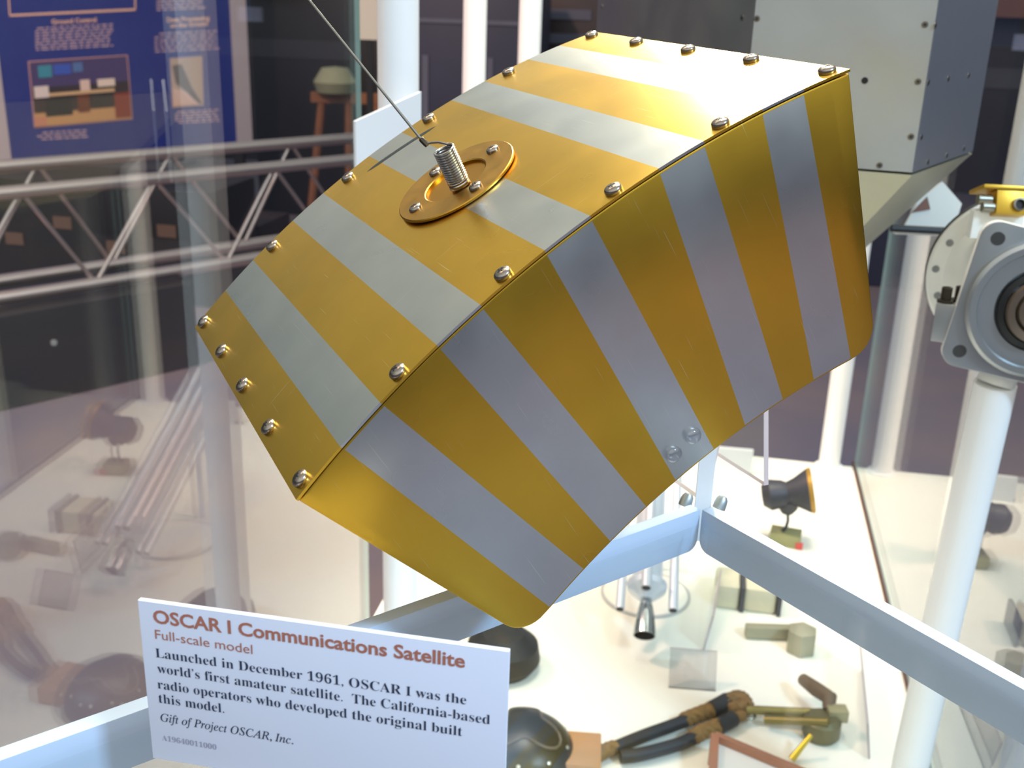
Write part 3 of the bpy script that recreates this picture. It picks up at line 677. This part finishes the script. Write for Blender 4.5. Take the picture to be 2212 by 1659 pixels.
# rope harness
hn = thing('rope_harness', 'braided brown rope harness with black sleeves on the platform', 'harness', tuple(lvl(1450, 1590)))
ROPE = G('rope_brown', '8A6A38', 0.8, var=0.35, vscale=120, bump=0.4, bscale=300); SLV = G('sleeve_black', '23272C', 0.55, var=0.2, vscale=60)
def spline(pts, n=8):
    out = []
    for i in range(len(pts) - 1):
        p0, p1, p2, p3 = pts[max(i - 1, 0)], pts[i], pts[i + 1], pts[min(i + 2, len(pts) - 1)]
        for k in range(n):
            t = k / n; out.append(0.5 * ((2 * p1) + (p2 - p0) * t + (2 * p0 - 5 * p1 + 4 * p2 - p3) * t * t + (3 * p1 - p0 - 3 * p2 + p3) * t ** 3))
    return out + [pts[-1]]
def rope(pts, r, parent):
    sp = spline([Vector(p) for p in pts], 10); b = NB()
    for k in range(3):
        out = []
        for i, p in enumerate(sp):
            d = sp[min(i + 1, len(sp) - 1)] - sp[max(i - 1, 0)]; u, v, d = basis(d); a_ = 2 * math.pi * k / 3 + i * 0.55
            u = Vector((-d.y, d.x, 0)).normalized(); v = d.cross(u); out.append(p + (u * math.cos(a_) + v * math.sin(a_)) * r * 0.5)
        tube(b, out, r * 0.56, 8)
    part('rope', b, ROPE, parent)
def sleeve(pts, r, parent):
    b = NB(); tube(b, spline([Vector(p) for p in pts], 6), r, 14); part('sleeve', b, SLV, parent)
h = 0.0136
W_ = lambda l: [lvl(px, py, z) for px, py, z in l]
rope(W_([(1286, 1634, h), (1308, 1622, h), (1328, 1614, h)]), 0.011, hn)
sleeve(W_([(1322, 1618, h), (1390, 1590, h), (1440, 1572, h), (1482, 1556, h)]), 0.0098, hn)
rope(W_([(1478, 1556, h), (1510, 1543, h), (1540, 1532, h)]), 0.012, hn)
sleeve(W_([(1536, 1534, h), (1555, 1524, 0.015), (1572, 1514, 0.016)]), 0.0135, hn)
rope(W_([(1566, 1516, 0.018), (1590, 1506, 0.02), (1606, 1510, 0.02), (1616, 1528, 0.018)]), 0.011, hn)
rope(W_([(1575, 1532, 0.014), (1598, 1526, 0.016), (1618, 1533, 0.014)]), 0.010, hn)
sleeve(W_([(1340, 1634, h), (1380, 1630, h), (1430, 1618, h), (1470, 1606, h), (1502, 1592, h)]), 0.0098, hn)
rope(W_([(1496, 1594, h), (1520, 1580, h), (1556, 1566, h)]), 0.012, hn)
sleeve(W_([(1550, 1570, h), (1570, 1560, h), (1584, 1552, h)]), 0.0125, hn)
rope(W_([(1580, 1552, h), (1598, 1548, h), (1602, 1545, h)]), 0.009, hn)
b = NB(); P = lvl(1616, 1545, 0.012); n_ = 20; tube(b, [P + Vector((0.011 * math.cos(2 * math.pi * i / n_), 0.009 * math.sin(2 * math.pi * i / n_), 0)) for i in range(n_)], 0.0022, 8, closed=True); part('ring', b, G('ring_steel', '8E9080', 0.35, 0.9), hn)
# black helmet shell, brown block, copper frame, grey lump
P = lvl(1130, 1640); hm = thing('black_helmet', 'glossy black round shell with pale studs behind the label', 'helmet', (P.x, P.y, 0))
BLK = G('helmet_black', '0E0F12', 0.38, var=0.3, vscale=20)
b = NB(); R_ = 0.076; prof = [(R_ * 1.06, 0.0), (R_ * 1.06, 0.006), (R_, 0.008)] + [(R_ * math.cos(a_), 0.008 + 0.058 * math.sin(a_)) for a_ in [i * math.pi / 20 for i in range(1, 10)]] + [(0, 0.066)]
lathe(b, prof, 48, Matrix.Translation((P.x, P.y, 0)), mis=[1, 1] + [0] * 11); part('shell', b, [BLK, G('helmet_rim', 'B9B39C', 0.5)], hm)
for k in range(9):
    a_ = 2 * math.pi * k / 9 + 0.4; e = 0.55; Q = Vector((P.x + R_ * math.cos(e) * math.cos(a_), P.y + R_ * math.cos(e) * math.sin(a_), 0.008 + 0.058 * math.sin(e)))
    b = NB(); lathe(b, [(0.0032, -0.001), (0.0026, 0.001), (0, 0.0018)], 12, frame_at(Q, (math.cos(a_) * 0.7, math.sin(a_) * 0.7, 0.7))); part('stud', b, G('stud_silver', 'CFCFC0', 0.3, 0.8) if 'stud_silver' not in MATS else MATS['stud_silver'], hm)
pts = []
for k in range(40):
    a_ = 2 * math.pi * k / 40; e = 0.95 + 0.22 * math.sin(3 * a_); pts.append(Vector((P.x + R_ * math.cos(e) * math.cos(a_), P.y + R_ * math.cos(e) * math.sin(a_), 0.0085 + 0.058 * math.sin(e))))
b = NB(); tube(b, pts, 0.0022, 6, closed=True); part('piping', b, G('piping_brown', '5A5148', 0.4), hm)
P = lvl(1262, 1612); b = NB(); box(b, 0, 0, 0.014, 0.05, 0.075, 0.028, Matrix.Translation((P.x - 0.004, P.y - 0.04, 0)) @ Matrix.Rotation(math.radians(-4), 4, 'Z'))
single('wooden_block', b, G('block_brown', 'B98A5A', 0.55, var=0.12, vscale=6, stretch=(1, 8, 1)), 'brown wooden block wedged beside the black helmet shell', 'block', bevel=0.002)
P = lvl(1540, 1600, 0.02); cf = thing('copper_frame', 'copper coloured frame with a pale panel at the bottom edge', 'frame', (P.x, P.y, 0))
COP = G('copper_brown', 'B07A5E', 0.4, 0.3, 0.15, 20)
A, B_, C_ = lvl(1544, 1590, 0.05), lvl(1536, 1760, 0.03), lvl(1730, 1668, 0.03)
b = NB(); tube(b, [A, B_], 0.008, 4); part('rail', b, COP, cf); b = NB(); tube(b, [A, C_, lvl(1800, 1700, 0.03)], 0.0075, 4); part('rail', b, COP, cf)
b = NB(); va = [b.verts.new(p + Vector((0, -0.002, dz))) for dz in (-0.006, -0.009) for p in (A, C_, B_)]; b.faces.new(va[:3]); b.faces.new(va[3:][::-1])
for i in range(3): b.faces.new((va[i], va[3 + i], va[3 + (i + 1) % 3], va[(i + 1) % 3]))
part('pale_panel', b, G('pale_panel', 'D9D4C8', 0.5), cf)
for q in (A, B_, C_):
    b = NB(); tube(b, [mt(q, 0.0), mt(q, q.z)], 0.006, 8); part('foot', b, COP, cf)
P = lvl(1085, 1440); b = NB(); lathe(b, [(0, 0), (0.05, 0), (0.062, 0.018), (0.058, 0.045), (0.035, 0.066), (0, 0.07)], 28, Matrix.Translation((P.x, P.y, 0)))
single('equipment_case', b, G('case_slate', '202528', 0.6, var=0.2, vscale=30), 'dark slate rounded case half hidden behind the label', 'case')
# clear label sheets, card, pencil
def sheet(p0, p1, lean, hgt, label):
    A, B_ = lvl(*p0), lvl(*p1); d = (B_ - A).normalized(); n_ = Vector((-d.y, d.x, 0)); t = Vector((0, 0, hgt)) + n_ * lean
    b = NB(); q = [A, B_, B_ + t, A + t]; v1 = [b.verts.new(p) for p in q]; v2 = [b.verts.new(p + n_ * 0.003) for p in q]
    b.faces.new(v1).material_index = 0; b.faces.new(v2[::-1]).material_index = 0
    for i in range(4): b.faces.new((v1[i], v1[(i + 1) % 4], v2[(i + 1) % 4], v2[i])).material_index = 1
    single('label_holder', b, [G('holder_clear_' + str(len(MATS)), 'D5D6D2', 0.3) if False else ACRS, ACRE], label, 'label holder', 'clear label holders on the platform')
ACRS = glass('smoked_acrylic', (0.80, 0.80, 0.81))
sheet((1444, 1486), (1546, 1494), 0.03, 0.055, 'smoky clear label holder leaning in front of the rocket nozzle')
sheet((1522, 1405), (1540, 1300), -0.01, 0.07, 'narrow clear label holder seen edge-on left of the strapped pack')
sheet((1880, 1640), (1862, 1450), 0.01, 0.06, 'narrow clear label holder seen edge-on near the right glass wall')
A = lvl(1575, 1008); b = NB(); box(b, 0, 0, 0.03, 0.09, 0.012, 0.06, Matrix.Translation((A.x, A.y - 0.03, 0)) @ Matrix.Rotation(math.radians(-8), 4, 'Z'))
single('white_card', b, G('card_white', 'D6D9D8', 0.6), 'plain white card standing at the back edge of the platform', 'card')
b = NB(); A, B_ = lvl(1535, 1012, 0.004), lvl(1578, 1012, 0.004); tube(b, [A, A.lerp(B_, 0.62), A.lerp(B_, 0.64), A.lerp(B_, 0.9), B_], [0.004, 0.004, 0.004, 0.003, 0.0008], 10, bands=[0, 0, 1, 1])
single('probe', b, [G('probe_dark', '3A4038', 0.4), G('probe_orange', 'D98A62', 0.5)], 'thin dark probe with an orange tip in front of the white card', 'probe')

# ================================================================ HALL BEHIND
VPX = ray(3700, 0); HD = Vector((VPX.x, VPX.y, 0)).normalized(); HN = Vector((-HD.y, HD.x, 0))
def onx(P, px):      # point on the horizontal line through P along HD that shows at picture column px
    lo, hi = -8.0, 20.0
    for _ in range(60):
        m = (lo + hi) / 2; q = P + HD * m - EYE; z = q.dot(FW)
        x = CXP + FPX * q.dot(RW) / z if z > 0.05 else -1e6
        if x < px: lo = m
        else: hi = m
    return P + HD * lo
# lighting-truss railing
T0 = dep(0, 418, 3.9); T1 = onx(T0, 905); Ts = onx(T0, -60)
zl = below(T0, 640); dz = Vector((0, 0, zl - T0.z)); bk = HN * 0.25; up_b = Vector((0, 0, 0.055))
tr = thing('truss_railing', 'pinkish silver box truss railing crossing in front of the blue exhibit board', 'railing', (T0.x, T0.y, -0.45))
for o_ in (Vector(), bk + up_b, dz, dz + bk):
    b = NB(); tube(b, [Ts + o_, T1 + o_], 0.025, 18); part('chord', b, TUBE, tr)
nodes = [(-90, 'b'), (45, 't'), (207, 'b'), (333, 't'), (490, 'b'), (592, 't'), (715, 'b'), (800, 't'), (880, 'b')]
for o_, sh in ((Vector(), 0), (bk, 36)):
    for (xa, ka), (xb, kb) in zip(nodes, nodes[1:]):
        A = onx(T0 + o_ + (dz if ka == 'b' else (up_b if sh else Vector())), xa + sh); B_ = onx(T0 + o_ + (dz if kb == 'b' else (up_b if sh else Vector())), xb + sh)
        b = NB(); tube(b, [A, B_], 0.0085, 10); part('web_bar', b, TUBE, tr)
for P, zl_ in ((Ts, -0.10), (T1, -0.45)):
    b = NB(); q = P + bk * 0.5; tube(b, [Vector((q.x, q.y, zl_)), Vector((q.x, q.y, T0.z))], 0.03, 14); part('leg', b, TUBE, tr)
# blue exhibit panel
N0 = dep(20, 345, 6.0); PT = 1.9
N0 = Vector((N0.x, N0.y, below(N0, 352))); N1 = onx(N0, 545); Nf = N0 - HD * 1.2
pn = thing('exhibit_board', 'tall navy blue exhibit board with pink headings and two photographs', 'panel', (N0.x, N0.y, -0.45))
def pb(A, B_, z0, z1, th, m, name, off=0.0, parent=pn, lift=0.0):
    d = (B_ - A).normalized(); L = (Vector((B_.x, B_.y, 0)) - Vector((A.x, A.y, 0))).length
    mx = Matrix(((d.x, HN.x, 0, A.x), (d.y, HN.y, 0, A.y), (0, 0, 1, 0), (0, 0, 0, 1))); b = NB()
    box(b, L / 2, th / 2 - off, (z0 + z1) / 2, L, th, z1 - z0, mx); return part(name, b, m, parent)
NL, NR = onx(N0, 25), onx(N0, 512)
pb(onx(N0, -120), onx(N0, 545), N0.z, PT, 0.04, NAVY, 'backing')
pb(NR, onx(N0, 545), N0.z, PT, 0.05, PFRAME, 'edge_strip', 0.006); pb(onx(N0, -30), NL, N0.z, PT, 0.05, PFRAME, 'edge_strip', 0.006)
for xa in (-20, 520):
    q = onx(N0, xa) + HN * 0.02; b = NB(); box(b, q.x, q.y, (N0.z - 0.45) / 2, 0.06, 0.06, N0.z + 0.45); part('leg', b, BLACK, pn)
PO, PN_ = N0 - HN * 0.0015, -HN
letter('Ground Control', 'sans', 0.03, PHEAD, pn, PO, PN_, (112, 52), (209, 47), 10)
letter('Data Processing', 'sans', 0.03, PHEAD, pn, PO, PN_, (361, 48), (453, 43), 10)
letter('on the Ground', 'sans', 0.03, PHEAD, pn, PO, PN_, (368, 60), (449, 55), 10)
def quadpx(pts, m, name, lift=0.002, parent=pn):
    O = N0 - HN * lift; b = NB(); q = [plane_pt(O, PN_, *p) for p in pts]; f = [b.verts.new(p) for p in q]; g = [b.verts.new(p + HN * 0.0015) for p in q]
    b.faces.new(f); b.faces.new(g[::-1])
    for i in range(len(q)): b.faces.new((f[i], g[i], g[(i + 1) % len(q)], f[(i + 1) % len(q)]))
    return part(name, b, m, parent)
def textrows(x0, x1, y0, y1, n, sl):      # rows of dashes for print too small to read
    for k in range(n):
        y = y0 + (y1 - y0) * k / max(1, n - 1); b = NB(); x = x0 + (random.random() * 12 if k in (0, n - 1) else 0); xe = x1 - random.random() * 14
        O = N0 - HN * 0.001
        while x < xe:
            wd = min(xe - x, random.uniform(6, 20)); q = [plane_pt(O, PN_, xx, yy + sl * (xx - x0)) for xx, yy in ((x, y), (x + wd, y), (x + wd, y + 3.2), (x, y + 3.2))]
            b.faces.new([b.verts.new(p) for p in q]); x += wd + 4
        part('small_print', b, PTEXT, pn, smooth=1)
textrows(76, 246, 60, 106, 8, -0.055); textrows(334, 476, 72, 110, 6, -0.05); textrows(338, 446, 0, 20, 4, -0.05)
textrows(80, 200, 286, 300, 3, -0.06); textrows(378, 478, 240, 264, 5, -0.05)
quadpx([(20, 36), (294, 23), (294, 18), (20, 31)], PHEAD, 'border_line'); quadpx([(20, 36), (23, 36), (18, -40), (15, -40)], PHEAD, 'border_line'); quadpx([(291, 23), (294, 23), (293, -40), (290, -40)], PHEAD, 'border_line')
cm_ = lambda n_, c: G('print_' + n_, c, 0.5)
ph = quadpx([(60, 132), (276, 118), (287, 258), (74, 277)], cm_('border', 'B98A8C'), 'photograph')
def inph(u, v):
    a = [(64, 135), (273, 121), (284, 255), (77, 274)]
    t = [(a[0][0] * (1 - u) + a[1][0] * u, a[0][1] * (1 - u) + a[1][1] * u), (a[3][0] * (1 - u) + a[2][0] * u, a[3][1] * (1 - u) + a[2][1] * u)]
    return (t[0][0] * (1 - v) + t[1][0] * v, t[0][1] * (1 - v) + t[1][1] * v)
def patch(u0, v0, u1, v1, c, n_, lift, du=0.0):
    quadpx([inph(u0, v0), inph(u1, v0), inph(u1 + du, v1), inph(u0 + du, v1)], cm_(n_, c), 'print_area', lift, ph)
patch(0, 0, 1, 0.42, '4B3F72', 'wall', 0.004); patch(0, 0.40, 1, 0.80, '3A2F38', 'room', 0.0045); patch(0, 0.78, 1, 1, 'C79A6C', 'rug', 0.0045)
patch(0.08, 0.06, 0.22, 0.25, '3E8FA8', 'screen', 0.006); patch(0.24, 0.06, 0.42, 0.22, '3C5BC0', 'screen_blue', 0.006); patch(0.44, 0.05, 0.54, 0.2, '5577B0', 'screen_pale', 0.006)
patch(0.02, 0.38, 0.17, 0.56, 'E3D6D4', 'shirt', 0.0065); patch(0.5, 0.33, 0.6, 0.5, 'E6C9C0', 'shirt_pink', 0.0065); patch(0.68, 0.34, 0.86, 0.46, 'EBD9CC', 'shirt_cream', 0.0065)
patch(0.1, 0.5, 0.85, 0.55, 'D9B58A', 'desk', 0.0062); patch(0.12, 0.58, 0.40, 0.86, '2A2830', 'desk_shade', 0.0062); patch(0.46, 0.56, 0.58, 0.84, '6E3A2C', 'desk_wood', 0.0062); patch(0.62, 0.55, 0.84, 0.78, '39343A', 'desk_far', 0.0062); patch(0.84, 0.58, 1.0, 0.98, '8A4038', 'sofa', 0.0062); patch(0.0, 0.86, 0.12, 1.0, 'C98A72', 'floor_left', 0.0062)
ph = quadpx([(367, 126), (437, 121), (440, 228), (373, 233)], cm_('border2', 'C09A94'), 'photograph')
quadpx([(369, 128), (435, 123), (438, 226), (375, 231)], cm_('wall2', 'B49A84'), 'print_area', 0.004, ph)
quadpx([(372, 142), (392, 138), (415, 190), (436, 222), (430, 226), (405, 200), (380, 180)], cm_('console', '5A463C'), 'print_area', 0.005, ph)
quadpx([(374, 190), (400, 198), (432, 226), (376, 230)], cm_('floor2', 'D8B0A0'), 'print_area', 0.006, ph)
# black plinth under the truss
A, B_ = lvl(0, 890, -0.45), lvl(430, 790, -0.45); d = (B_ - A).normalized(); Af = A - d * 1.2; n_ = Vector((-d.y, d.x, 0)); zp = below(B_, 612)
pl = thing('black_plinth', 'low black plinth cabinet under the truss railing', 'plinth', ((A.x + B_.x) / 2, (A.y + B_.y) / 2, -0.45))
b = NB(); prism(b, [(Af.x, Af.y), (B_.x, B_.y), (B_.x + n_.x * 0.55, B_.y + n_.y * 0.55), (Af.x + n_.x * 0.55, Af.y + n_.y * 0.55)], -0.449, zp); part('cabinet', b, BLACK, pl, bevel=0.004)
q = plane_pt(A, -n_, 116, 740); b = NB(); lathe(b, [(0.012, 0), (0.012, 0.004), (0, 0.005)], 14, frame_at(q, -n_)); part('lock', b, BOLT, pl)
# dark machines and cabinets in the hall
def hallbox(px, pyb, w_, dpt, pyt, m, label, cat, name, rot=-12):
    P = lvl(px, pyb, -0.45); z1 = below(P, pyt); b = NB(); mx = Matrix.Translation((P.x, P.y + dpt / 2, 0)) @ Matrix.Rotation(math.radians(rot), 4, 'Z')
    box(b, 0, 0, (-0.449 + z1) / 2, w_, dpt, z1 + 0.449, mx)
    return b, P, z1, mx
NV = G('cabinet_navy', '20263C', 0.5, var=0.3, vscale=2.5); BN = G('cabinet_umber', '2A2124', 0.5, var=0.4, vscale=4); SLT = G('cabinet_slate', '4C5060', 0.5, var=0.2, vscale=3)
def cabinet(label, *a, m=NV, name='display_cabinet', cat='cabinet'):
    b, P, z1, mx = hallbox(*a, m, label, cat, name); t = thing(name, label, cat, (P.x, P.y, -0.45)); part('body', b, m, t, bevel=0.01)
    return t, P, z1, mx
t, P, z1, mx = cabinet('wide dark navy cabinet behind the two slim white posts', 1020, 650, 0.62, 0.5, -30)
b = NB(); box(b, 0, -0.253, z1 - 0.16, 0.62, 0.004, 0.02, mx); part('rail', b, SLT, t)
for dx in (-0.2, 0.12): b = NB(); box(b, dx, -0.253, 0.2, 0.03, 0.006, 1.1, mx); part('mullion', b, SLT, t)
t, P, z1, mx = cabinet('dark umber cabinet between the slim white post and the aluminium box', 1222, 600, 0.34, 0.4, -30, m=BN)
for k in range(3): b = NB(); box(b, -0.02, -0.203, z1 - 0.14 - k * 0.12, 0.26, 0.006, 0.05, mx); part('drawer_front', b, SLT, t)
t, P, z1, mx = cabinet('black narrow cabinet left of the thick white post', 720, 470, 1.0, 0.4, -30, m=BLACK)
t, P, z1, mx = cabinet('dark navy cabinet at the right edge beyond the aluminium box', 2150, 640, 2.2, 0.5, 40)
b = NB(); box(b, 0, -0.253, z1 - 0.30, 2.2, 0.006, 0.10, mx); part('grey_band', b, SLT, t)
b = NB(); box(b, -0.18, -0.2, z1 + 0.06, 0.4, 0.3, 0.12, mx); part('copper_lid', b, G('lid_copper', '8A5A48', 0.5, var=0.3, vscale=6), t)
b = NB(); box(b, -0.02, -0.253, z1 - 0.12, 0.14, 0.006, 0.08, mx); part('pale_notice', b, G('notice_pale', '9AA6C8', 0.5), t)
t, P, z1, mx = cabinet('black machine cabinet behind the truss railing', 190, 640, 1.5, 0.5, 395, m=BLACK)
for k in range(5): b = NB(); box(b, -0.6 + k * 0.28, -0.253, z1 - 0.2 - 0.1 * (k % 2), 0.10, 0.006, 0.06, mx); part('gauge', b, G('gauge_brown_%d' % k, '5A4A40', 0.4), t)
t, P, z1, mx = cabinet('low brown cabinet right of the black machine behind the railing', 470, 600, 0.6, 0.4, 480, m=BN)
# timber easel-like stand with a pale bag left of the thick post
P = lvl(760, 520, -0.45); es = thing('timber_stand', 'orange brown timber stand beside the thick white post', 'stand', (P.x, P.y, -0.45))
TIM = G('timber_orange', '8A5A3A', 0.5, var=0.3, vscale=10)
for dx in (-0.16, 0.0, 0.16):
    b = NB(); tube(b, [Vector((P.x + dx * 1.6, P.y - 0.1, -0.449)), Vector((P.x + dx, P.y, 0.42))], 0.025, 8); part('leg', b, TIM, es)
b = NB(); box(b, P.x, P.y, 0.42, 0.45, 0.06, 0.06); part('top_rail', b, TIM, es)
b = NB(); lathe(b, [(0, 0), (0.11, 0), (0.13, 0.06), (0.08, 0.14), (0, 0.15)], 20, Matrix.Translation((P.x - 0.08, P.y, 0.45))); part('pale_bundle', b, G('bundle_olive', '8F9478', 0.7), es)
P = dep(798, 95, 4.2); b = NB(); bn = thing('pale_banner', 'small pale grey banner on a dark pole just left of the thick white post', 'banner', (P.x, P.y, -0.45)); box(b, P.x, P.y, 0.99, 0.10, 0.02, 0.26); part('banner_cloth', b, G('banner_grey', 'A9A89C', 0.6), bn); b = NB(); box(b, P.x, P.y, 0.205, 0.025, 0.025, 1.31); part('pole', b, BLACK, bn)
# white strut bracket behind the actuator
bk_ = thing('strut_bracket', 'white triangular strut plate behind the gold connector', 'bracket', dep(2010, 470, 1.45))
b = NB(); O = dep(2010, 450, 1.45); outer = [(1950, 495), (1985, 432), (2036, 392), (2078, 440), (2060, 495)]
q1 = [O * 0 + dep(x, y, 1.45) for x, y in outer]; f = [b.verts.new(p) for p in q1]; g = [b.verts.new(p + FW * 0.006) for p in q1]
b.faces.new(f); b.faces.new(g[::-1])
for i in range(5): b.faces.new((f[i], g[i], g[(i + 1) % 5], f[(i + 1) % 5]))
part('plate', b, G('strut_white', 'C9CBC6', 0.45), bk_)
b = NB(); f = [b.verts.new(dep(x, y, 1.449)) for x, y in ((1968, 460), (2003, 424), (2010, 452))]; b.faces.new(f); part('cutout', b, G('cutout_brown', '6A4434', 0.6), bk_)
b = NB(); A = dep(1925, 493, 1.44); B_ = dep(2065, 500, 1.44); tube(b, [A, B_], 0.005, 8); part('black_rail', b, BLACK, bk_)
b = NB(); q = dep(2030, 500, 1.46); tube(b, [q, Vector((q.x, q.y, 2.3))], 0.004, 8) if False else box(b, q.x, q.y, q.z, 0.12, 0.01, 0.01); part('rear_bar', b, WHITEP, bk_)
